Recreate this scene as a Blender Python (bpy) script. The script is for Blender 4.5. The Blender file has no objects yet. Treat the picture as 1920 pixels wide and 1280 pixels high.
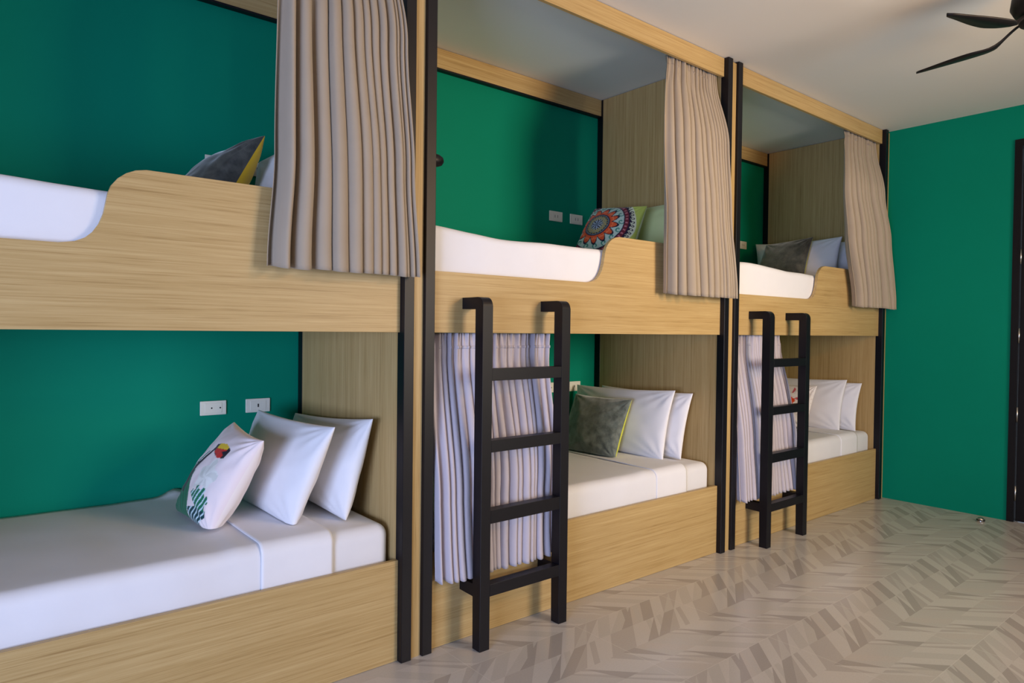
import bpy, bmesh, math, random
from mathutils import Vector, Matrix, noise
random.seed(4)
scene = bpy.context.scene
COL = scene.collection

# ------------------------------------------------------------------ materials
def srgb(r, g, b):
    f = lambda c: (c/12.92 if c <= .04045 else ((c+.055)/1.055)**2.4)
    return (f(r/255), f(g/255), f(b/255), 1)

def new_mat(name, col, rough=.6, metal=0, spec=.5, sheen=0):
    m = bpy.data.materials.new(name); m.use_nodes = True
    b = m.node_tree.nodes['Principled BSDF']
    b.inputs['Base Color'].default_value = col
    b.inputs['Roughness'].default_value = rough
    b.inputs['Metallic'].default_value = metal
    b.inputs['Specular IOR Level'].default_value = spec
    if sheen:
        b.inputs['Sheen Weight'].default_value = sheen
        b.inputs['Sheen Roughness'].default_value = .5
    return m

class NT:
    def __init__(s, mat):
        s.t = mat.node_tree; s.b = s.t.nodes['Principled BSDF']
    def n(s, typ, **kw):
        x = s.t.nodes.new(typ)
        for k, v in kw.items(): setattr(x, k, v)
        return x
    def link(s, a, b): s.t.links.new(a, b)
    def m(s, op, a, b=None, c=None):
        x = s.n('ShaderNodeMath', operation=op)
        for i, v in enumerate((a, b, c)):
            if v is None: continue
            if isinstance(v, (int, float)): x.inputs[i].default_value = v
            else: s.link(v, x.inputs[i])
        return x.outputs[0]
    def pos(s):
        g = s.n('ShaderNodeNewGeometry'); return g.outputs['Position']
    def sep(s, v):
        x = s.n('ShaderNodeSeparateXYZ'); s.link(v, x.inputs[0]); return x.outputs
    def mapping(s, v, scale):
        x = s.n('ShaderNodeMapping'); s.link(v, x.inputs[0]); x.inputs['Scale'].default_value = scale
        return x.outputs[0]
    def noise(s, v, scale, detail=4, rough=.55):
        x = s.n('ShaderNodeTexNoise'); s.link(v, x.inputs['Vector'])
        x.inputs['Scale'].default_value = scale; x.inputs['Detail'].default_value = detail
        x.inputs['Roughness'].default_value = rough
        return x.outputs['Fac']
    def ramp(s, f, stops, interp='LINEAR'):
        x = s.n('ShaderNodeValToRGB'); s.link(f, x.inputs[0]); x.color_ramp.interpolation = interp
        e = x.color_ramp.elements
        while len(e) < len(stops): e.new(.5)
        for i, (p, c) in enumerate(stops): e[i].position = p; e[i].color = c
        return x.outputs[0]
    def mix(s, f, a, b, mode='MIX'):
        x = s.n('ShaderNodeMix', data_type='RGBA', blend_type=mode)
        if isinstance(f, (int, float)): x.inputs[0].default_value = f
        else: s.link(f, x.inputs[0])
        for i, v in ((6, a), (7, b)):
            if isinstance(v, tuple): x.inputs[i].default_value = v
            else: s.link(v, x.inputs[i])
        return x.outputs[2]
    def bump(s, h, strength=.2, dist=.01):
        x = s.n('ShaderNodeBump'); x.inputs['Strength'].default_value = strength
        x.inputs['Distance'].default_value = dist
        s.link(h, x.inputs['Height']); s.link(x.outputs[0], s.b.inputs['Normal'])

def wood_mat(name, scale):
    m = new_mat(name, (1, 1, 1, 1), .42, spec=.35); t = NT(m)
    p = t.pos()
    a = t.noise(t.mapping(p, scale), 1.0, 5, .6)
    sc2 = tuple(v*3.3 for v in scale)
    b = t.noise(t.mapping(p, sc2), 1.0, 3, .6)
    sc3 = tuple(v*.3 for v in scale)
    c = t.noise(t.mapping(p, sc3), 1.0, 2, .5)
    f = t.m('ADD', t.m('MULTIPLY', a, .45), t.m('ADD', t.m('MULTIPLY', b, .35), t.m('MULTIPLY', c, .2)))
    col = t.ramp(f, [(.36, srgb(150, 120, 74)), (.46, srgb(178, 149, 98)), (.54, srgb(186, 158, 108)), (.66, srgb(200, 173, 122))])
    t.link(col, t.b.inputs['Base Color'])
    t.bump(b, .12, .002)
    return m
M = {}
M['wood_h'] = wood_mat('wood_laminate_horizontal', (1.6, 90, 120))
M['wood_v'] = wood_mat('wood_laminate_vertical', (110, 110, 1.5))
M['metal'] = new_mat('black_powder_coated_steel', srgb(12, 10, 18), .42, spec=.32)
M['fanblack'] = new_mat('fan_black', srgb(16, 14, 20), .5, spec=.3)
M['plate'] = new_mat('socket_plate_plastic', srgb(226, 224, 210), .35)
M['hole'] = new_mat('socket_hole_black', srgb(20, 20, 22), .6)
M['steel'] = new_mat('brushed_steel', srgb(200, 198, 195), .3, metal=1)
M['door'] = new_mat('dark_door', srgb(12, 8, 8), .45, spec=.25)

def teal():
    m = new_mat('teal_wall_paint', srgb(0, 126, 104), .65, spec=.10); t = NT(m)
    p = t.pos()
    n = t.noise(p, 1.6, 3)
    t.link(t.mix(n, srgb(0, 126, 100), srgb(0, 134, 108)), t.b.inputs['Base Color'])
    t.bump(t.noise(p, 220, 2), .08, .002)
    return m
M['teal'] = teal()
def ceilm():
    m = new_mat('ceiling_paint', srgb(234, 233, 230), .75, spec=.2); t = NT(m)
    t.bump(t.noise(t.pos(), 150, 2), .05, .002)
    return m
M['ceil'] = ceilm()
M['plain'] = new_mat('plain_wall_paint', srgb(205, 203, 200), .8)

def floorm():
    m = new_mat('patterned_floor_tile', (1, 1, 1, 1), .26, spec=.5); t = NT(m)
    P = t.pos(); X, Y, Z = t.sep(P)
    W = .145
    yb = t.m('DIVIDE', t.m('ADD', Y, .21), W)
    b = t.m('FLOOR', yb); g = t.m('FRACT', yb)
    mm = t.m('FLOORED_MODULO', b, 4)
    neg = t.m('GREATER_THAN', mm, 1.5)
    sg = t.m('SUBTRACT', 1, t.m('MULTIPLY', neg, 2))
    u = t.m('DIVIDE', t.m('ADD', X, t.m('MULTIPLY', sg, Y)), W/2)
    cell = t.m('FLOORED_MODULO', t.m('FLOOR', u), 8); f = t.m('FRACT', u)
    def wn(a, bb, k):
        c = t.n('ShaderNodeCombineXYZ'); t.link(a, c.inputs[0]); t.link(bb, c.inputs[1]); c.inputs[2].default_value = k
        w = t.n('ShaderNodeTexWhiteNoise', noise_dimensions='3D'); t.link(c.outputs[0], w.inputs[0]); return w.outputs[0]
    r1, r2, r3 = wn(cell, mm, 1.5), wn(cell, mm, 7.5), wn(cell, mm, 13.5)
    # triangular cuts in a few of the slanted pieces
    cut = t.m('MULTIPLY', t.m('GREATER_THAN', f, g), t.m('GREATER_THAN', r3, .45))
    half = t.m('GREATER_THAN', t.m('FRACT', t.m('ADD', f, t.m('MULTIPLY', g, .35))), .55)
    r1 = t.m('FRACT', t.m('ADD', r1, t.m('MULTIPLY', half, t.m('MULTIPLY', t.m('GREATER_THAN', r2, .82), .47))))
    v = t.m('ADD', t.m('MULTIPLY', r1, t.m('SUBTRACT', 1, cut)), t.m('MULTIPLY', r2, cut))
    col = t.ramp(v, [(0, srgb(196, 191, 186)), (.36, srgb(188, 183, 178)), (.62, srgb(180, 174, 169)), (.83, srgb(167, 161, 156)), (.93, srgb(190, 183, 177))], 'CONSTANT')
    # fine terrazzo-like grain
    n = t.noise(P, 160, 3, .6)
    col = t.mix(t.m('MULTIPLY', t.m('SUBTRACT', n, .42), .35), col, srgb(125, 119, 114))
    T = .58
    gx = t.m('ABSOLUTE', t.m('SUBTRACT', t.m('FRACT', t.m('DIVIDE', t.m('ADD', X, .2), T)), .5))
    gy = t.m('ABSOLUTE', t.m('SUBTRACT', t.m('FRACT', t.m('DIVIDE', t.m('ADD', Y, .21), T)), .5))
    gr = t.m('GREATER_THAN', t.m('MAXIMUM', gx, gy), .4975)
    col = t.mix(t.m('MULTIPLY', gr, .45), col, srgb(214, 210, 204))
    t.link(col, t.b.inputs['Base Color'])
    t.link(t.m('ADD', .14, t.m('MULTIPLY', n, .14)), t.b.inputs['Roughness'])
    return m
M['floor'] = floorm()

def fabric(name, c1, c2, rough=.85, bs=900, sheen=.3, bstr=.15):
    m = new_mat(name, c1, rough, spec=.2, sheen=sheen); t = NT(m)
    p = t.pos()
    n = t.noise(p, 9, 3)
    t.link(t.mix(n, c1, c2), t.b.inputs['Base Color'])
    t.bump(t.noise(p, bs, 2), bstr, .001)
    return m
M['linen'] = fabric('white_cotton', srgb(220, 220, 226), srgb(226, 226, 230), bs=600, sheen=.1)
M['linen2'] = fabric('white_pillow_cotton', srgb(224, 224, 230), srgb(230, 230, 235), bs=600, sheen=.1)
M['green_tint'] = fabric('green_tint_cotton', srgb(206, 218, 150), srgb(214, 224, 168))  # green light tint on the white pillow, put into the cloth colour
M['curtain'] = fabric('taupe_curtain', srgb(160, 146, 128), srgb(168, 154, 136), sheen=.2)
M['curtain_cool_lit'] = fabric('taupe_curtain_cool_lit', srgb(184, 177, 186), srgb(192, 185, 194), sheen=.2)  # same cloth as the upper curtains, cool light put into its colour
M['hem'] = fabric('taupe_curtain_heading', srgb(150, 138, 126), srgb(160, 148, 136), sheen=.2)
def velvet(name, a, b):
    m = new_mat(name, a, .55, spec=.3, sheen=.8); t = NT(m); p = t.pos()
    n = t.noise(p, 22, 5, .65)
    t.link(t.ramp(n, [(.35, a), (.65, b)]), t.b.inputs['Base Color'])
    t.bump(t.noise(p, 60, 4), .25, .004)
    return m
M['grey_velvet'] = velvet('grey_green_velvet', srgb(66, 76, 72), srgb(112, 122, 116))
M['dark_velvet'] = velvet('dark_grey_velvet', srgb(40, 42, 38), srgb(74, 74, 66))
M['yellow'] = fabric('mustard_yellow_cloth', srgb(214, 168, 20), srgb(226, 182, 40))
M['lime'] = fabric('lime_yellow_cloth', srgb(190, 196, 40), srgb(200, 205, 60))
M['pinkwhite'] = fabric('pinkish_white_cloth', srgb(232, 220, 216), srgb(240, 230, 226))
def vcol():
    m = new_mat('printed_cushion_cloth', (1, 1, 1, 1), .75, spec=.25, sheen=.15); t = NT(m)
    a = t.n('ShaderNodeVertexColor'); a.layer_name = 'print'
    t.link(a.outputs[0], t.b.inputs['Base Color'])
    t.bump(t.noise(t.pos(), 500, 2), .1, .001)
    return m
M['print'] = vcol()

# ------------------------------------------------------------------ helpers
def tag(o, label=None, cat=None, group=None, kind=None):
    if label: o['label'] = label
    if cat: o['category'] = cat
    if group: o['group'] = group
    if kind: o['kind'] = kind
    return o
def empty(name, loc, label, cat, group=None):
    o = bpy.data.objects.new(name, None); COL.objects.link(o); o.location = loc
    o.empty_display_size = .1
    return tag(o, label, cat, group)
def obj(name, bm, mat, parent=None, smooth=False, mats=None):
    me = bpy.data.meshes.new(name)
    bmesh.ops.recalc_face_normals(bm, faces=bm.faces[:])
    for f in bm.faces: f.smooth = smooth
    bm.to_mesh(me); bm.free()
    for mm in (mats or [mat]): me.materials.append(mm)
    o = bpy.data.objects.new(name, me); COL.objects.link(o)
    if parent:
        o.parent = parent
        root = parent
        off = Vector((0, 0, 0))
        while root: off += root.location; root = root.parent
        o.location = -off          # meshes are written in world coordinates
    return o
def solid(o, t):
    m = o.modifiers.new('thickness', 'SOLIDIFY'); m.thickness = t; m.offset = 0; m.use_even_offset = False
    return o
def recentre(o):
    """top-level single mesh: put its origin at the middle of its base"""
    vs = [v.co for v in o.data.vertices]
    c = Vector(((min(v.x for v in vs)+max(v.x for v in vs))/2, (min(v.y for v in vs)+max(v.y for v in vs))/2, min(v.z for v in vs)))
    o.data.transform(Matrix.Translation(-c)); o.location = c
    return o
def box(x0, x1, y0, y1, z0, z1, bev=0, seg=2, bm=None):
    own = bm is None
    b = bmesh.new()
    bmesh.ops.create_cube(b, size=1)
    for v in b.verts:
        v.co = Vector((x0+(v.co.x+.5)*(x1-x0), y0+(v.co.y+.5)*(y1-y0), z0+(v.co.z+.5)*(z1-z0)))
    if bev: bmesh.ops.bevel(b, geom=b.edges[:], offset=bev, segments=seg, affect='EDGES', profile=.5)
    if own: return b
    me = bpy.data.meshes.new('tmp'); b.to_mesh(me); b.free(); bm.from_mesh(me); bpy.data.meshes.remove(me)
    return bm
def prism(poly, axis, a0, a1, bev=0):
    """poly: list of 2D points; axis 'y': (x,z) extruded in y; 'x': (y,z) extruded in x; 'z': (x,y)"""
    bm = bmesh.new()
    mk = {'y': lambda p, a: (p[0], a, p[1]), 'x': lambda p, a: (a, p[0], p[1]), 'z': lambda p, a: (p[0], p[1], a)}[axis]
    A = [bm.verts.new(mk(p, a0)) for p in poly]; B = [bm.verts.new(mk(p, a1)) for p in poly]
    n = len(poly)
    fa = bm.faces.new(A); fb = bm.faces.new(B[::-1])
    for i in range(n): bm.faces.new((A[i], A[(i+1) % n], B[(i+1) % n], B[i]))
    if bev:
        ed = [e for e in fa.edges]+[e for e in fb.edges]
        bmesh.ops.bevel(bm, geom=ed, offset=bev, segments=1, affect='EDGES')
    return bm
def lathe(prof, centre, axis='z', seg=32):
    bm = bmesh.new(); rings = []
    for r, h in prof:
        ring = []
        for k in range(seg):
            a = 2*math.pi*k/seg
            c, s = r*math.cos(a), r*math.sin(a)
            p = {'z': (c, s, h), 'x': (h, c, s), 'y': (c, h, s)}[axis]
            ring.append(bm.verts.new(Vector(p)+Vector(centre)))
        rings.append(ring)
    for i in range(len(rings)-1):
        for k in range(seg):
            bm.faces.new((rings[i][k], rings[i][(k+1) % seg], rings[i+1][(k+1) % seg], rings[i+1][k]))
    bm.faces.new(rings[0][::-1]); bm.faces.new(rings[-1])
    bmesh.ops.remove_doubles(bm, verts=bm.verts[:], dist=1e-6)
    return bm
def struct(name, bm, mat, parent=None):
    o = obj(name, bm, mat, parent); 
    if not parent: tag(o, kind='structure')
    return o

# ------------------------------------------------------------------ room shell
CZ = 2.9; XR = 5.735; YB = 1.01; XL = -2.6; YF = -4.6
struct('floor', box(XL-.1, XR+.1, YF-.1, YB+.1, -.1, 0), M['floor'])
struct('ceiling', box(XL-.1, XR+.1, YF-.1, YB+.1, CZ, CZ+.1), M['ceil'])
struct('wall_back', box(XL-.1, XR+.1, YB, YB+.1, 0, CZ), M['teal'])
# left wall with a wide window opening (out of view, lights the lower beds)
LW = (-3.7, -1.5, .35, 1.75)
bm = box(XL-.1, XL, LW[1], YB, 0, CZ); box(XL-.1, XL, YF, LW[0], 0, CZ, bm=bm)
box(XL-.1, XL, LW[0], LW[1], 0, LW[2], bm=bm); box(XL-.1, XL, LW[0], LW[1], LW[3], CZ, bm=bm)
struct('wall_left', bm, M['plain'])
bm = bmesh.new(); ym = (LW[0]+LW[1])/2
for a in ((LW[0], LW[0]+.05, LW[2], LW[3]), (LW[1]-.05, LW[1], LW[2], LW[3]), (ym-.025, ym+.025, LW[2]+.05, LW[3]-.05), (LW[0]+.05, LW[1]-.05, LW[2], LW[2]+.05), (LW[0]+.05, LW[1]-.05, LW[3]-.05, LW[3])):
    box(XL-.08, XL-.03, a[0], a[1], a[2], a[3], bm=bm)
struct('window_1', bm, M['plain'])
# right wall with the doorway
DY0, DY1, DZ = -.845, -1.80, 2.662
bm = box(XR, XR+.1, DY0, YB, 0, CZ)
box(XR, XR+.1, YF, DY1, 0, CZ, bm=bm); box(XR, XR+.1, DY1, DY0, DZ, CZ, bm=bm)
struct('wall_right', bm, M['teal'])
# front wall (behind the camera) with two window openings
WX = (2.55, 4.35, .75, 2.55)
bm = bmesh.new()
box(XL, WX[0], YF-.1, YF, 0, CZ, bm=bm); box(WX[1], XR, YF-.1, YF, 0, CZ, bm=bm)
box(WX[0], WX[1], YF-.1, YF, 0, WX[2], bm=bm); box(WX[0], WX[1], YF-.1, YF, WX[3], CZ, bm=bm)
struct('wall_front', bm, M['plain'])
bm = bmesh.new(); xm = (WX[0]+WX[1])/2; t = .05
for a in ((WX[0], WX[0]+t, WX[2], WX[3]), (WX[1]-t, WX[1], WX[2], WX[3]), (WX[0]+t, WX[1]-t, WX[2], WX[2]+t), (WX[0]+t, WX[1]-t, WX[3]-t, WX[3]), (xm-t/2, xm+t/2, WX[2]+t, WX[3]-t)):
    box(a[0], a[1], YF-.08, YF-.03, a[2], a[3], bm=bm)
struct('window_2', bm, M['plain'])
# door
d = struct('door_1', box(XR+.01, XR+.05, DY1+.045, DY0-.047, .006, DZ-.05), M['door'])
bm = box(XR-.012, XR+.09, DY0-.042, DY0, 0, DZ); box(XR-.012, XR+.09, DY1, DY1+.042, 0, DZ, bm=bm); box(XR-.012, XR+.09, DY1+.042, DY0-.042, DZ-.045, DZ, bm=bm)
obj('door_frame', bm, M['door'], d)
for z in (1.85, 1.30, .75, .20):
    obj('hinge', lathe([(.0065, z-.052), (.0065, z+.052)], (XR+.0, DY0-.046, 0), 'z', 12), M['steel'], d, True)
bm = lathe([(.009, 0), (.009, .05)], (XR-.045, DY1+.12, 1.02), 'x', 12)
box(XR-.05, XR-.035, DY1+.115, DY1+.23, 1.012, 1.03, .004, bm=bm)
obj('door_handle', bm, M['steel'], d)
# door stop on the floor
bm = lathe([(.024, 0), (.024, .006), (.021, .018), (.014, .027), (.004, .031)], (5.555, -.741, 0), 'z', 24)
ds = empty('door_stop', (5.555, -.741, 0), 'small round metal door stop on the floor near the teal end wall', 'door stop')
obj('dome', bm, M['steel'], ds, True)
obj('rubber_band', lathe([(.0255, .008), (.0265, .012), (.0255, .016)], (5.555, -.741, 0), 'z', 24), M['hole'], ds, True)

# ------------------------------------------------------------------ bunk beds
BUNKS = [1.345, 3.485, 5.635]   # x of inner face of the right-hand posts
LEN = 2.0; PW = .045
CURVE = [(-1.111, 1.534), (-1.071, 1.54), (-1.045, 1.553), (-1.025, 1.572), (-1.009, 1.598), (-.999, 1.63), (-.993, 1.662), (-.988, 1.69), (-.979, 1.715),
         (-.962, 1.738), (-.94, 1.756), (-.915, 1.768), (-.885, 1.774)]
where = ['at the left of the row, closest to the camera', 'in the middle of the row, between two ladders of black posts', 'at the far right, next to the teal end wall']
blabel = ['wooden double bunk with black posts at the left of the row, its upper curtain largest',
          'middle wooden double bunk of the row, patterned cushion on its upper bed',
          'far right wooden double bunk with black posts, against the teal end wall']
for k, xr in enumerate(BUNKS):
    xl = xr-LEN
    r = empty('bunk_bed', ((xl+xr)/2, .5, 0), blabel[k], 'bunk bed', 'bunk beds built along the wall')
    for (a, b) in ((xl-PW, xl), (xr, xr+PW)):
        obj('corner_post', box(a, b, -.03, .02, 0, CZ-.002, .002), M['metal'], r)
        obj('corner_post', box(a, b, .958, 1.008, 0, CZ-.002, .002), M['metal'], r)
    obj('side_panel', box(xr+.002, xr+PW-.001, .02, .958, .002, CZ-.004), M['wood_v'], r)
    obj('side_panel', box(xl-PW+.001, xl-.002, .02, .958, .002, CZ-.004), M['wood_v'], r)
    pts = [(xl, 1.2854), (xr, 1.2854), (xr, 1.774)]+[(xr+a, z) for a, z in CURVE[::-1]]+[(xl, 1.534)]
    obj('guard_board', prism(pts, 'y', 0, .02, .0012), M['wood_h'], r)
    obj('upper_platform', box(xl+.001, xr-.001, .0205, 1.005, 1.31, 1.36), M['wood_h'], r)
    obj('base_board', box(xl, xr, 0, .02, .001, .396, .0012), M['wood_h'], r)
    obj('lower_platform', box(xl+.001, xr-.001, .0205, 1.005, .22, .26), M['wood_h'], r)
    obj('top_fascia', box(xl, xr, 0, .02, 2.791, CZ-.003, .0012), M['wood_h'], r)
    obj('back_fascia', box(xl, xr, .975, 1.005, 2.786, CZ-.003), M['wood_h'], r)
    obj('back_shadow_strip', box(xl, xr, .972, 1.005, 2.776, 2.786), M['metal'], r)  # black strip standing in for the shadow gap under the back fascia
# partitions (wood strips seen between the posts)
for (a, b, lab) in ((BUNKS[0]+PW, BUNKS[1]-LEN-PW, 'narrow upright wooden partition between the left bunk and the middle bunk'),
                    (BUNKS[1]+PW, BUNKS[2]-LEN-PW, 'narrow upright wooden partition between the middle bunk and the far right bunk'),
                    (BUNKS[2]+PW, XR-.001, 'narrow upright wooden partition against the teal end wall')):
    o = recentre(obj('partition_panel', box(a+.001, b-.001, -.014, 1.005, 0, CZ-.012), M['wood_v']))
    tag(o, lab, 'partition', 'wooden partitions between bunks')

# ------------------------------------------------------------------ ladders
def arc_profile():
    # side outline in (y,z): front face, rounded top, hook to the guard board
    R = .036; P = []
    P.append((-.145, 0))
    for i in range(9):
        a = math.pi - i*(math.pi/2)/8
        P.append((-.145+R+R*math.cos(a), 1.431-R+R*math.sin(a)))
    P += [(-.0005, 1.431), (-.0005, 1.384), (-.095, 1.384), (-.095, .264), (-.0005, .264), (-.0005, .215), (-.095, .215), (-.095, 0)]
    return P
for xl, lab in ((BUNKS[1]-LEN, 'nearer black steel ladder with four rungs hooked on the middle bunk'),
                (BUNKS[2]-LEN, 'farther black steel ladder with four rungs hooked on the far right bunk')):
    r = empty('bunk_ladder', (xl+.4, -.12, 0), lab, 'ladder', 'bunk ladders')
    for a in (.153, .588):
        obj('stile', prism(arc_profile(), 'x', xl+a, xl+a+.05, .0012), M['metal'], r)
        obj('foot', box(xl+a+.004, xl+a+.046, -.141, -.099, .0, .004), M['steel'], r)
    for z0, z1 in ((1.093, 1.142), (.802, .851), (.512, .567), (.215, .264)):
        obj('rung', box(xl+.2032, xl+.5878, -.1445, -.1, z0, z1, .0012), M['metal'], r)

# ------------------------------------------------------------------ wall sockets
def socket(x0, z0, kind, lab, w=.116, h=.066):
    r = empty('wall_socket', (x0+w/2, YB, z0), lab, 'socket', 'white socket plates on the teal wall')
    obj('plate', box(x0, x0+w, YB-.009, YB-.0005, z0, z0+h, .0025), M['plate'], r)
    obj('insert', box(x0+.02, x0+w-.02, YB-.0105, YB-.008, z0+.01, z0+h-.01, .001), M['plate'], r)
    zc = z0+h/2
    if kind == 'two':
        for dx in (-.008, .03):
            obj('socket_hole', lathe([(.0036, YB-.0112), (.0036, YB-.0095)], (x0+w/2+dx, 0, zc), 'y', 12), M['hole'], r)
    elif kind == 'slot':
        obj('slot', box(x0+w/2-.003, x0+w/2+.003, YB-.0113, YB-.0095, zc-.008, zc+.008), M['hole'], r)
    else:
        for dx in (-.012, .012):
            obj('slot', box(x0+w/2+dx-.0015, x0+w/2+dx+.0015, YB-.0113, YB-.0095, zc-.009, zc+.009), M['hole'], r)
b0 = lambda lev: 'pin'
lv = [('lower', .888), ('upper', 2.022)]
nm = ['left', 'middle', 'far right']
for k, xr in enumerate(BUNKS):
    for lev, z in lv:
        if k == 2 and lev == 'lower': continue
        a = 'two' if lev == 'lower' else 'pin'; b = 'slot' if lev == 'lower' else 'pin'
        if k == 2:
            socket(xr-.382, z+.004, b0(lev), 'socket plate above the upper bed of the far right bunk, by a black post'); continue
        if True:
            socket(xr-.464 if lev == 'lower' else xr-.447, z, a, 'left socket plate above the %s bed of the %s bunk, on teal wall' % (lev, nm[k]))
        socket(xr-.258, z, b, 'right socket plate above the %s bed of the %s bunk, on teal wall' % (lev, nm[k]))

# ------------------------------------------------------------------ reading lamps
for k, xr in ((1, BUNKS[1]), (2, BUNKS[2])):
    xl = xr-LEN
    r = empty('reading_lamp', (xl, .045, 1.99), 'small black reading lamp on the left side panel of the %s bunk, upper bed' % nm[k], 'reading lamp', 'black reading lamps')
    obj('mount', lathe([(.03, 0), (.03, .008), (.012, .012)], (xl, .05, 1.99), 'x', 20), M['metal'], r, True)
    obj('lamp_head', lathe([(.012, .011), (.026, .02), (.028, .035), (.025, .058), (.019, .074), (.008, .083)], (xl, .05, 1.99), 'x', 24), M['metal'], r, True)

# ------------------------------------------------------------------ soft things
def nz(x, y, z, s=1.0): return noise.noise(Vector((x*s, y*s, z*s)))
def sstep(a, b, x):
    t = max(0, min(1, (x-a)/(b-a))); return t*t*(3-2*t)

def pillow(name, c, T, mat, back=None, n=44, zmin=None, xmax=None, ymax=1.003, paint=None, pinch=.045, seed=0, wr=.006, ppow=.42, parent=None):
    """c: corners bl, br, tr, tl seen from the foot of the bed; T thickness"""
    bl, br, tr, tl = [Vector(p) for p in c]
    bm = bmesh.new()
    nrm = ((br-bl)+(tr-tl)).cross((tl-bl)+(tr-br)).normalized()   # toward the viewer (-X side)
    if nrm.x > 0: nrm = -nrm
    lay = bm.loops.layers.float_color.new('print') if paint else None
    W = ((br-bl).length+(tr-tl).length)/2; H = ((tl-bl).length+(tr-br).length)/2
    def P(u, v, side):
        uu = u*(1-pinch*(1-v*v)); vv = v*(1-pinch*1.2*(1-u*u))
        a, b = (uu+1)/2, (vv+1)/2
        p = bl*(1-a)*(1-b)+br*a*(1-b)+tr*a*b+tl*(1-a)*b
        e = max(0, (1-u*u)*(1-v*v))
        h = T/2*(e**ppow)
        h *= 1-.12*v                       # stuffing sinks a little
        w = wr*(nz(u*1.7, v*1.7, seed*3.1+side)+.6*nz(u*4, v*4, seed*5.3+side*2))*min(1, e*5)
        # pull creases radiating from the corners
        for cu in (-1, 1):
            for cv in (-1, 1):
                du, dv = u-cu, v-cv; rr = math.hypot(du, dv)
                if rr < .95: w += .0045*math.sin(math.atan2(abs(dv), abs(du))*14+seed+cu*2+cv)*(1-rr/.95)*min(1, rr*4)*min(1, e*14)
        q = p+nrm*side*(h+w) if e > 0 else p
        if zmin is not None and q.z < zmin: q.z = zmin+(q.z-zmin)*.02
        if xmax is not None and q.x > xmax: q.x = xmax+(q.x-xmax)*.02
        if q.y > ymax: q.y = ymax
        if q.y < .028: q.y = .028
        return q
    grid = {}
    def g(t): return math.sin(t*math.pi/2)
    for side in (1, -1):
        for i in range(n+1):
            for j in range(n+1):
                u, v = g(-1+2*i/n), g(-1+2*j/n)
                edge = i in (0, n) or j in (0, n)
                key = (i, j, 0 if edge else side)
                if key not in grid: grid[key] = bm.verts.new(P(u, v, side))
    for side in (1, -1):
        for i in range(n):
            for j in range(n):
                vs = []
                for a, b in ((i, j), (i+1, j), (i+1, j+1), (i, j+1)):
                    edge = a in (0, n) or b in (0, n)
                    vs.append((grid[(a, b, 0 if edge else side)], g(-1+2*a/n), g(-1+2*b/n)))
                try: f = bm.faces.new([x[0] for x in vs])
                except ValueError: continue
                f.material_index = 0 if (side == 1 or back is None) else 1
                if paint and side == 1:
                    for lp, x in zip(f.loops, vs): lp[lay] = paint(x[1], x[2])
    mats = [mat]+([back] if back else [])
    return obj(name, bm, mat, parent, True, mats)

def single(o, lab, cat, group=None):
    recentre(o); return tag(o, lab, cat, group)

# prints ------------------------------------------------------------
def mandala(u, v):
    cx, cy = -.27, .02
    x, y = (u-cx)*.84, (v-cy)*.84
    r = math.hypot(x, y); a = math.atan2(y, x)
    cream = srgb(186, 206, 196); navy = srgb(36, 24, 52); orange = srgb(222, 84, 40); teal_ = srgb(66, 140, 124); lime = srgb(186, 200, 92)
    wine = srgb(110, 34, 48); olive = srgb(128, 118, 72); gold = srgb(198, 160, 70); slate = srgb(96, 110, 128)
    if r < .045: return slate
    if r < .15:
        return navy if math.cos(a*8) > .2 else srgb(150, 166, 190)
    if r < .20: return navy if math.sin(a*16) > 0 else srgb(170, 180, 170)
    if r < .30: return gold if math.cos(a*12)*math.cos(r*90) > .25 else srgb(126, 134, 116)
    if r < .34: return navy if math.sin(a*24) > 0 else olive
    if r < .37: return slate
    if r < .40: return navy
    # orange petals with dark outline
    pet = abs(math.cos(a*6.5))
    R1 = .46+.20*pet**1.1
    if r < R1-.035:
        q = abs(math.sin(a*14))*(r-.40)
        return srgb(240, 124, 80) if (abs(r-.50) < .012 or (q > .05 and q < .07)) else orange
    if r < R1+.022: return navy
    if r < .78:
        # swirl ring
        k = a*8/(math.pi*2)*2; fk = k-math.floor(k)-.5
        lr = math.hypot(fk*.26, r-.715)
        sp = math.sin(math.atan2(r-.715, fk*.26)+lr*60)
        if lr < .09 and sp > .25: return teal_
        return cream
    if r < .805: return srgb(40, 30, 60)
    if r < .90:
        return srgb(196, 120, 130) if math.cos(a*44) > .55 and abs(r-.85) < .03 else wine
    if r < .93+.03*abs(math.sin(a*22)): return navy
    if r < 1.05:
        k = a*26/(math.pi*2)*2; fk = k-math.floor(k)-.5
        lr = math.hypot(fk*.13, r-.985)
        return navy if .02 < lr < .042 else srgb(214, 216, 186)
    return lime

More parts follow.
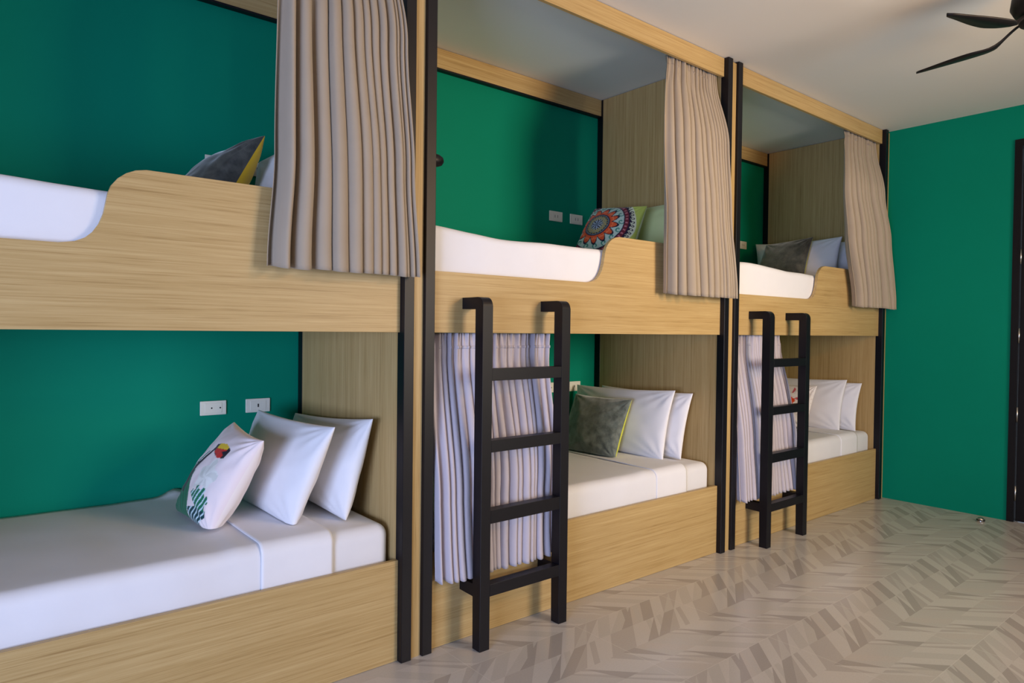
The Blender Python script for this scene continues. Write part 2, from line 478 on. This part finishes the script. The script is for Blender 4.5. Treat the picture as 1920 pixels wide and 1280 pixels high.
def toucan(u, v):
    u = (u-.32)*1.2
    base = (0.82, 0.74, 0.72, 1)
    pk = .5+.5*nz(u*1.5, v*1.5, 3)
    base = (.80+.04*pk, .66+.1*pk, .66+.1*pk, 1)
    blk = srgb(18, 16, 34); gr = srgb(18, 110, 78); gr2 = srgb(10, 60, 66); ye = srgb(226, 190, 30); red = srgb(196, 34, 30)
    # beak
    x, y = u+.10, v-.52
    if abs(x) < .36:
        top = .15-.55*x*x
        if y < top and y > -.15+.5*x*x-.1*x:
            if x > .24 or (x > .10 and abs(y+.02) < .05*(x-.1)/.14): return blk
            if x < -.27 or (x < -.1 and y < -.1): return blk
            return ye if y > .03+.12*x else red
    # dark neck and body line running down the left side
    yy = v
    cxn = -.46-.46*sstep(.6, -.3, yy)
    wd = .055+.10*sstep(.35, -.35, yy)
    if -.55 < yy < .60 and abs(u-cxn) < wd: return blk
    if -.1 < yy < .4 and abs(u-cxn-.0+.13) < .03: return srgb(60, 130, 120)
    # green leaves on the lower left
    if v < -.05 and u < -.62+.42*sstep(-.1, -.9, v):
        s = math.sin((u*1.3+v)*26)
        return gr if s > -.2 else srgb(30, 90, 60)
    # monstera leaf lower right
    x, y = u-.16, v+.66
    r = math.hypot(x, y*1.1); a = math.atan2(y, x)
    if r < .46 and -2.9 < a < 2.7:
        s = math.sin((x-y*.6)*44+r*6)
        if r > .38 and math.sin(a*9) > .2: return base
        if s > .45: return srgb(190, 214, 220)
        return gr if y > -.02 else gr2
    # pale flower
    x, y = u-.08, v+.08
    r = math.hypot(x, y); a = math.atan2(y, x)
    if r < .36+.06*math.sin(a*5):
        return (.78, .78, .74, 1) if math.sin(a*5+r*10) > -.3 else (.66, .66, .62, 1)
    return base

def flamingo(u, v):
    base = (.86, .82, .84, 1); o = srgb(226, 74, 30); p = srgb(206, 92, 110)
    for cx, cy, rx, ry, c in ((.28, .2, .2, .17, o), (.55, .32, .12, .05, p), (.33, .72, .05, .14, p), (.42, -.62, .2, .06, o), (.2, -.2, .03, .5, p), (-.4, .3, .25, .2, o), (-.5, -.5, .2, .15, p)):
        if ((u-cx)/rx)**2+((v-cy)/ry)**2 < 1+.25*math.sin((u+v)*30): return c
    if abs(math.sin(v*18+u*6)) < .12 and u > .1: return (.70, .62, .66, 1)
    return base

ZT = .536           # lower mattress top
UZ = 1.665          # upper mattress top

# ------------------------------------------------------------------ mattresses and bedding
def rbox(x0, x1, y0, y1, z0, z1, r=.05, n=34, m=14, seed=0, amp=.004):
    bm = box(x0, x1, y0, y1, z0, z1, r, 5)
    return bm
def drape(x0, x1, ytop, yfront, z0, ztop, R=.045, off=0, seed=0, amp=.004, nx=70, ny=26, ns=12, zfun=None, thick=.006, zend=None):
    """a cloth that lies on the mattress and hangs down its front side"""
    bm = bmesh.new(); rows = []
    prof = []
    for j in range(ny+1): prof.append((ytop+(yfront+R-ytop)*j/ny, ztop, 'top'))
    for j in range(1, 9):
        a = math.pi/2*j/8
        prof.append((yfront+R-R*math.sin(a), ztop-R+R*math.cos(a), 'rim'))
    for j in range(1, ns+1): prof.append((yfront, ztop-R+(z0-ztop+R)*j/ns, 'side'))
    for i in range(nx+1):
        x = x0+(x1-x0)*i/nx; row = []
        for (y, z, w) in prof:
            d = amp*(nz(x*3, y*3, z*3+seed)+.5*nz(x*8, y*5, z*5+seed))
            k = sstep(z0, ztop, z)
            dz = zfun(x, y)*k if zfun else 0
            row.append(bm.verts.new((x+.004*nz(y*6, z*6, seed), y-(d+off if w != 'top' else 0)*(1 if w == 'side' else .6), z+(d+off if w != 'side' else 0)+dz)))
        rows.append(row)
    for i in range(nx):
        for j in range(len(prof)-1):
            bm.faces.new((rows[i][j], rows[i+1][j], rows[i+1][j+1], rows[i][j+1]))
    bmesh.ops.recalc_face_normals(bm, faces=bm.faces[:])
    return bm

for k, xr in enumerate(BUNKS):
    xl = xr-LEN
    o = obj('mattress', box(xl+.012, xr-.012, .042, .998, .262, ZT-.004, .045, 6), M['linen'], None, True)
    single(o, 'white sheeted mattress on the lower bed of the %s bunk' % nm[k], 'mattress', 'lower mattresses')
    seed = 3+k*7
    b1 = xr-.255; b2 = xr-.52
    def zf(x, y, xr=xr):
        return .028*math.exp(-((x-(xr-.575))/.045)**2-((y-.99)/.035)**2) + .004*math.exp(-((x-(xr-.60)-.1*y)/.03)**2)
    r = empty('bed_sheet', ((xl+xr)/2, .5, .26), 'white top sheet tucked over the lower mattress of the %s bunk' % nm[k], 'bedding', 'lower white sheets')
    sh = obj('sheet', drape(xl+.008, b2+.05, .995, .038, .30, ZT+.003, seed=seed, zfun=zf, amp=.005), M['linen'], r, True); solid(sh, .004)
    fb = obj('folded_band', drape(b2, b1, .995, .033, .30, ZT+.009, seed=seed+1, zfun=zf, nx=24, amp=.003), M['linen2'], r, True); solid(fb, .004)
    # upper
    o = obj('mattress', box(xl+.012, xr-.012, .042, .998, 1.362, UZ, .045, 6), M['linen'], None, True)
    single(o, 'white mattress on the upper bed of the %s bunk, behind the curved guard board' % nm[k], 'mattress', 'upper mattresses')
    hump = [(-.55, .008), (.05, .012), (.1, .018)][k]
    def zu(x, y, xr=xr, k=k):
        s = (x-(xr-LEN))/LEN
        w = .004*math.sin(x*5.3+k)+.007*nz(x*3.5, y*2, k*9.1)
        if k == 2: w += .035*math.exp(-((s-.12)/.22)**2)
        if k == 0: w += .012*math.exp(-((s-.34)/.07)**2)
        if k == 1: w += .020*math.exp(-((s-.02)/.16)**2)
        return w
    o = obj('duvet', drape(xl+.01, xr-.93,   .99, .031, 1.50, UZ+.036, R=.03, seed=seed+4, zfun=zu, amp=.004), M['linen2'], None, True); solid(o, .005)
    single(o, 'white duvet over the upper mattress of the %s bunk' % nm[k], 'duvet', 'upper white duvets')

# ------------------------------------------------------------------ pillows and cushions
x = BUNKS[0]
single(pillow('pillow', [(1.21, .86, ZT), (1.205, .17, ZT), (1.292, .115, .940), (1.29, .90, .885)], .15, M['linen2'], zmin=ZT+.002, xmax=x-.004, seed=1), 'rear white pillow against the side panel, lower bed of the left bunk', 'pillow', 'white pillows')
single(pillow('pillow', [(.985, .80, ZT), (1.0, .19, ZT), (1.118, .085, .925), (1.095, .85, .918)], .15, M['linen2'], zmin=ZT+.015, seed=2), 'front white pillow behind the toucan cushion, lower bed of the left bunk', 'pillow', 'white pillows')
single(pillow('cushion', [(.715, .70, ZT), (.735, .31, ZT-.004), (.885, .185, .882), (.915, .62, .900)], .17, M['print'], M['pinkwhite'], n=150, zmin=ZT+.018, seed=3, paint=toucan), 'pinkish white cushion printed with a toucan beak and green leaves', 'cushion')
single(pillow('pillow', [(3.375, .88, ZT), (3.36, .17, ZT), (3.436, .145, .932), (3.43, .88, .93)], .12, M['linen2'], zmin=ZT+.002, xmax=BUNKS[1]-.004, seed=4), 'rear white pillow against the side panel, lower bed of the middle bunk', 'pillow', 'white pillows')
single(pillow('pillow', [(3.215, .93, ZT), (3.235, .205, ZT), (3.318, .185, .952), (3.275, .965, .935)], .12, M['linen2'], zmin=ZT+.002, seed=5), 'front white pillow behind the grey velvet cushion, lower bed of the middle bunk', 'pillow', 'white pillows')
single(pillow('cushion', [(3.0, .83, ZT), (3.035, .40, ZT), (3.165, .385, .890), (3.12, .82, .893)], .15, M['grey_velvet'], M['lime'], n=60, zmin=ZT+.018, seed=6, wr=.01), 'grey velvet cushion with lime back, leaning on the white pillow of the middle bunk', 'cushion', 'velvet cushions')
single(pillow('pillow', [(5.49, .80, ZT), (5.465, .085, ZT), (5.54, .075, .912), (5.56, .82, .92)], .11, M['linen2'], zmin=ZT+.002, xmax=BUNKS[2]-.004, seed=7), 'rear white pillow against the side panel, lower bed of the far right bunk', 'pillow', 'white pillows')
single(pillow('pillow', [(5.315, .88, ZT), (5.36, .16, ZT), (5.44, .145, .938), (5.405, .92, .93)], .11, M['linen2'], zmin=ZT+.002, seed=8), 'front white pillow with a printed cushion before it, lower bed of the far right bunk', 'pillow', 'white pillows')
single(pillow('cushion', [(5.16, .78, ZT), (5.19, .345, ZT), (5.30, .315, .885), (5.27, .77, .885)], .13, M['print'], M['pinkwhite'], n=100, zmin=ZT+.018, seed=9, paint=flamingo), 'white cushion with an orange and red print behind the farther ladder', 'cushion')
# upper level
single(pillow('pillow', [(1.04, .80, UZ), (1.07, .14, UZ), (1.16, .14, 2.10), (1.085, .83, 2.05)], .13, M['linen2'], zmin=UZ+.002, xmax=x-.004, seed=10), 'white pillow behind the dark and yellow cushion, upper bed of the left bunk', 'pillow', 'white pillows')
single(pillow('cushion', [(.67, .90, 1.68), (.80, .60, UZ+.01), (.995, .505, 2.085), (.85, .86, 1.985)], .21, M['dark_velvet'], M['yellow'], n=60, zmin=UZ+.012, seed=11, wr=.008), 'dark grey cushion with mustard yellow back on the upper bed of the left bunk', 'cushion', 'velvet cushions')
single(pillow('pillow', [(3.30, .88, UZ), (3.28, .16, UZ), (3.38, .12, 2.085), (3.37, .88, 2.08)], .14, M['green_tint'], zmin=UZ+.002, xmax=BUNKS[1]-.004, seed=12), 'white pillow painted with green light behind the patterned cushion, upper bed of the middle bunk', 'pillow')
single(pillow('cushion', [(2.985, .72, 1.77), (3.0, .27, 1.715), (3.155, .285, 2.035), (3.15, .70, 2.07)], .16, M['print'], M['green_tint'], n=190, zmin=UZ+.012, seed=13, paint=mandala, wr=.004), 'cushion with an orange and teal flower mandala on the upper bed of the middle bunk', 'cushion')
single(pillow('pillow', [(5.42, .93, UZ), (5.42, .12, UZ), (5.50, .115, 2.03), (5.45, .965, 2.075)], .13, M['linen2'], zmin=UZ+.002, xmax=BUNKS[2]-.004, seed=14), 'rear white pillow on the upper bed of the far right bunk, mostly in shade', 'pillow', 'white pillows')
single(pillow('pillow', [(5.22, .80, UZ), (5.21, .14, UZ+.02), (5.31, .145, 2.05), (5.30, .75, 2.03)], .15, M['linen2'], zmin=UZ+.002, seed=15), 'front white pillow touching the dark cushion, upper bed of the far right bunk', 'pillow', 'white pillows')
single(pillow('cushion', [(5.03, .72, 1.72), (5.08, .33, 1.70), (5.19, .315, 2.05), (5.17, .70, 2.02)], .14, M['dark_velvet'], M['lime'], n=60, zmin=UZ+.012, seed=16, wr=.008), 'dark cushion with lime edge on the upper bed of the far right bunk', 'cushion', 'velvet cushions')

# ------------------------------------------------------------------ curtains
def curtain(name, left, right, ztop, zbot, ytop, ybot, yknee, zknee, nf, lab, group, seed=0, amp0=.008, amp1=.026, grad=(1, 1), zheading=.055):
    """left/right: functions of t (0 top .. 1 bottom) giving x"""
    NX, NZ = 30*nf//2+60, 70
    rnd = random.Random(seed)
    # irregular fold widths: cumulative phase
    ws = [(grad[0]+(grad[1]-grad[0])*i/(nf-1))*(.6+.8*rnd.random()) for i in range(nf)]
    tot = sum(ws); cum = [0]
    for w in ws: cum.append(cum[-1]+w/tot)
    amps = [.65+.6*rnd.random() for _ in range(nf)]
    skew = [rnd.uniform(-.25, .25) for _ in range(nf)]
    def fold(s):
        s = max(0, min(.99999, s))
        for i in range(nf):
            if s < cum[i+1]:
                f = (s-cum[i])/(cum[i+1]-cum[i]); break
        f2 = f+skew[i]*math.sin(math.pi*f)*.5
        v = math.sin(2*math.pi*f2)
        v = math.copysign(abs(v)**.65, v)
        return v*amps[i], f, i
    bm = bmesh.new(); rows = []
    for j in range(NZ+1):
        t = j/NZ; z = ztop+(zbot-ztop)*t
        if z > zknee: yc = ytop+(yknee-ytop)*sstep(ztop, zknee, z)
        else: yc = yknee+(ybot-yknee)*((zknee-z)/(zknee-zbot) if zknee > zbot else 0)
        A = amp0+(amp1-amp0)*sstep(0, .8, t)
        # small crowded pleats in the heading
        hd = math.exp(-((ztop-z-zheading)/.035)**2)
        row = []
        for i in range(NX+1):
            s = i/NX
            s2 = s+.012*math.sin(7*s+3*t+seed)*t+.02*nz(s*3, t*1.2, seed)*sstep(0, .4, t)
            v, f, idx = fold(s2)
            drift = .012*nz(s*5, t*2.2, seed+4)
            x = left(t)+(right(t)-left(t))*s + .35*A*math.cos(2*math.pi*f)*amps[idx]*min(1, 4*min(s, 1-s)+.1)
            top = (1-sstep(0, .16, t))
            y = yc + A*v + drift + .011*top*math.sin(s*nf*2*math.pi*1.9+seed)*(1-.6*hd) - .004*hd
            zz = z+(.006*v+.005*nz(s*4, 1, seed))*t
            row.append(bm.verts.new((x, y, zz)))
        rows.append(row)
    for j in range(NZ):
        for i in range(NX):
            f = bm.faces.new((rows[j][i], rows[j][i+1], rows[j+1][i+1], rows[j+1][i]))
    r = empty(name, ((left(1)+right(1))/2, ybot, zbot), lab, 'curtain', group)
    solid(obj('cloth', bm, M['curtain' if ztop > 2 else 'curtain_cool_lit'], r, True), .0025)
    # gathered heading tape
    hb = bmesh.new(); n = NX
    for q in range(2): pass
    a = []
    for i in range(n+1):
        s = i/n; t = zheading/(ztop-zbot)
        x = left(t)+(right(t)-left(t))*s
        v, f, idx = fold(s)
        y = ytop + (yknee-ytop)*.02 + amp0*v - .006 + .0045*math.sin(s*nf*2*math.pi*1.9+seed)
        a.append((x, y))
    for z0, z1 in ((ztop-zheading-.006, ztop-zheading+.006),):
        for k2 in range(n):
            (x0, y0), (x1, y1) = a[k2], a[k2+1]
            v1 = hb.verts.new((x0, y0, z0)); v2 = hb.verts.new((x1, y1, z0)); v3 = hb.verts.new((x1, y1, z1)); v4 = hb.verts.new((x0, y0, z1))
            hb.faces.new((v1, v2, v3, v4))
    bmesh.ops.remove_doubles(hb, verts=hb.verts[:], dist=1e-6)
    solid(obj('heading_tape', hb, M['hem' if ztop > 2 else 'curtain_cool_lit'], r, True), .002)
    return r
def warp_w(rnd): return .5+rnd.random()**1.6*1.6
def lerp(a, b): return lambda t: a+(b-a)*t
def pts(ps):
    def f(t):
        for (t0, a), (t1, b) in zip(ps, ps[1:]):
            if t <= t1: return a+(b-a)*sstep(t0, t1, t)
        return ps[-1][1]
    return f
UT, UB = 2.815, 1.50
for k, (l, rr) in enumerate([(pts([(0, .884), (.34, .838), (.7, .835), (1, .808)]), pts([(0, 1.325), (.34, 1.324), (.7, 1.36), (1, 1.383)])),
                             (pts([(0, 3.02), (.34, 2.88), (.75, 2.884), (1, 2.89)]), pts([(0, 3.465), (.34, 3.43), (.62, 3.452), (1, 3.515)])),
                             (pts([(0, 5.12), (.34, 4.895), (.6, 4.95), (1, 5.079)]), pts([(0, 5.61), (.34, 5.51), (.6, 5.61), (1, 5.712)]))]):
    curtain('bunk_curtain', l, rr, UT, UB, .052, -.070, -.062, 2.36, [13, 13, 12][k],
            ['large taupe curtain drawn aside over the guard board of the left bunk', 'taupe curtain hanging from the top fascia of the middle bunk', 'taupe curtain at the far right bunk beside the teal wall'][k],
            'upper bunk curtains', seed=11+k*5, amp0=.012, amp1=.036, grad=(2.1, .75))
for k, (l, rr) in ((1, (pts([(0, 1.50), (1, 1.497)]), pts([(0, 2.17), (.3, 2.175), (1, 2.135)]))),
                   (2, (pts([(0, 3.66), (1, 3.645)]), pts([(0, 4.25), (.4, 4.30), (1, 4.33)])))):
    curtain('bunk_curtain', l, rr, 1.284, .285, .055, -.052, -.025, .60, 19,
            ['', 'drawn taupe curtain painted cool-lit behind the nearer ladder, lower bed of the middle bunk', 'drawn taupe curtain painted cool-lit behind the farther ladder, lower bed of the far right bunk'][k],
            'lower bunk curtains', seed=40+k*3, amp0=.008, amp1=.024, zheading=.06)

# ------------------------------------------------------------------ ceiling fan
FC = Vector((3.64, -1.475, 2.685))
fan = empty('ceiling_fan', (FC.x, FC.y, FC.z-.05), 'black ceiling fan with thin blades hanging at the top right corner', 'ceiling fan')
obj('canopy', lathe([(.065, .278), (.065, .25), (.04, .22), (.018, .205)], FC, 'z', 28), M['fanblack'], fan, True)
obj('downrod', lathe([(.013, .23), (.013, .10)], FC, 'z', 16), M['fanblack'], fan, True)
obj('motor_housing', lathe([(.03, .135), (.085, .12), (.115, .085), (.12, .045), (.105, .015), (.07, .005)], FC, 'z', 36), M['fanblack'], fan, True)
obj('bottom_cap', lathe([(.075, -.004), (.09, -.012), (.085, -.03), (.055, -.048), (.01, -.055)], FC, 'z', 32), M['fanblack'], fan, True)
FT = [Vector((3.139, -1.270, 2.6)), Vector((3.725, -.960, 2.6))]
a1, a2 = [math.atan2(q.y-FC.y, q.x-FC.x) for q in FT]
gap = (2*math.pi-(a1-a2))/3
ANG = [a1, a2, a2-gap, a2-2*gap]
for i, a in enumerate(ANG):
    d1 = Vector((math.cos(a), math.sin(a), 0)); d2 = Vector((-math.sin(a), math.cos(a), 0))
    bm = bmesh.new(); prev = None; NB = 26
    L = .54
    for j in range(NB+1):
        s = j/NB; rr_ = .07+(L-.07)*s
        w = .012+.062*sstep(.16, .42, s)-.056*sstep(.40, 1.05, s)
        if s > .93: w *= math.sqrt(max(0.02, 1-((s-.93)/.07)**2))
        tw = -math.radians(15)*(1-.4*s)
        c = FC+d1*rr_+Vector((0, 0, -.010-.068*sstep(0, .3, s)))
        ring = []
        for (p, q) in ((-1, -.003), (0, -.005), (1, -.003), (1, .003), (0, .006), (-1, .003)):
            off = d2*(p*w*math.cos(tw))+Vector((0, 0, p*w*math.sin(tw)+q))
            ring.append(bm.verts.new(c+off))
        if prev:
            for m_ in range(6): bm.faces.new((prev[m_], prev[(m_+1) % 6], ring[(m_+1) % 6], ring[m_]))
        else: bm.faces.new(ring[::-1])
        prev = ring
    bm.faces.new(prev)
    obj('blade', bm, M['fanblack'], fan, True)

# ------------------------------------------------------------------ lights
def area(name, loc, target, sx, sy, power, col):
    l = bpy.data.lights.new(name, 'AREA'); l.shape = 'RECTANGLE'; l.size = sx; l.size_y = sy; l.energy = power; l.color = col
    o = bpy.data.objects.new(name, l); COL.objects.link(o); o.location = loc
    o.rotation_euler = (Vector(target)-Vector(loc)).to_track_quat('-Z', 'Y').to_euler()
    return o
a = area('window_light_front', (3.45, YF+.02, 1.75), (3.45, 0, 1.65), 1.4, 1.4, 47, (1.0, .89, .74)); a.data.spread = math.radians(95)
a = area('window_light_left', (XL+.02, -2.6, .95), (.9, .2, .78), 2.0, 1.15, 70, (.52, .64, 1.0)); a.data.spread = math.radians(110)
area('warm_fill_light', (3.0, -2.9, 2.3), (3.2, 0, 2.7), .5, .3, 25, (1.0, .50, .11))  # added warm fill for the upper woodwork, no fixture behind it
w = bpy.data.worlds.new('world'); scene.world = w; w.use_nodes = True
w.node_tree.nodes['Background'].inputs[0].default_value = (.75, .85, 1, 1)
w.node_tree.nodes['Background'].inputs[1].default_value = 1.5

# ------------------------------------------------------------------ camera
yaw, pit, rol = .6873, -.0170, .0117
f = Vector((math.sin(yaw)*math.cos(pit), math.cos(yaw)*math.cos(pit), math.sin(pit)))
r0 = Vector((math.cos(yaw), -math.sin(yaw), 0)); u0 = r0.cross(f)
r = r0*math.cos(rol)+u0*math.sin(rol); u = -r0*math.sin(rol)+u0*math.cos(rol)
cam = bpy.data.cameras.new('camera'); co = bpy.data.objects.new('camera', cam); COL.objects.link(co)
mw = Matrix(((r.x, u.x, -f.x, 0), (r.y, u.y, -f.y, -2.324), (r.z, u.z, -f.z, 1.3), (0, 0, 0, 1)))
co.matrix_world = mw
cam.sensor_width = 36; cam.sensor_fit = 'HORIZONTAL'; cam.lens = 1279.76/1920*36; cam.clip_start = .02
scene.camera = co
scene.view_settings.view_transform = 'Standard'; scene.view_settings.look = 'None'
scene.view_settings.exposure = 0; scene.view_settings.gamma = 1; scene.view_settings.use_curve_mapping = False
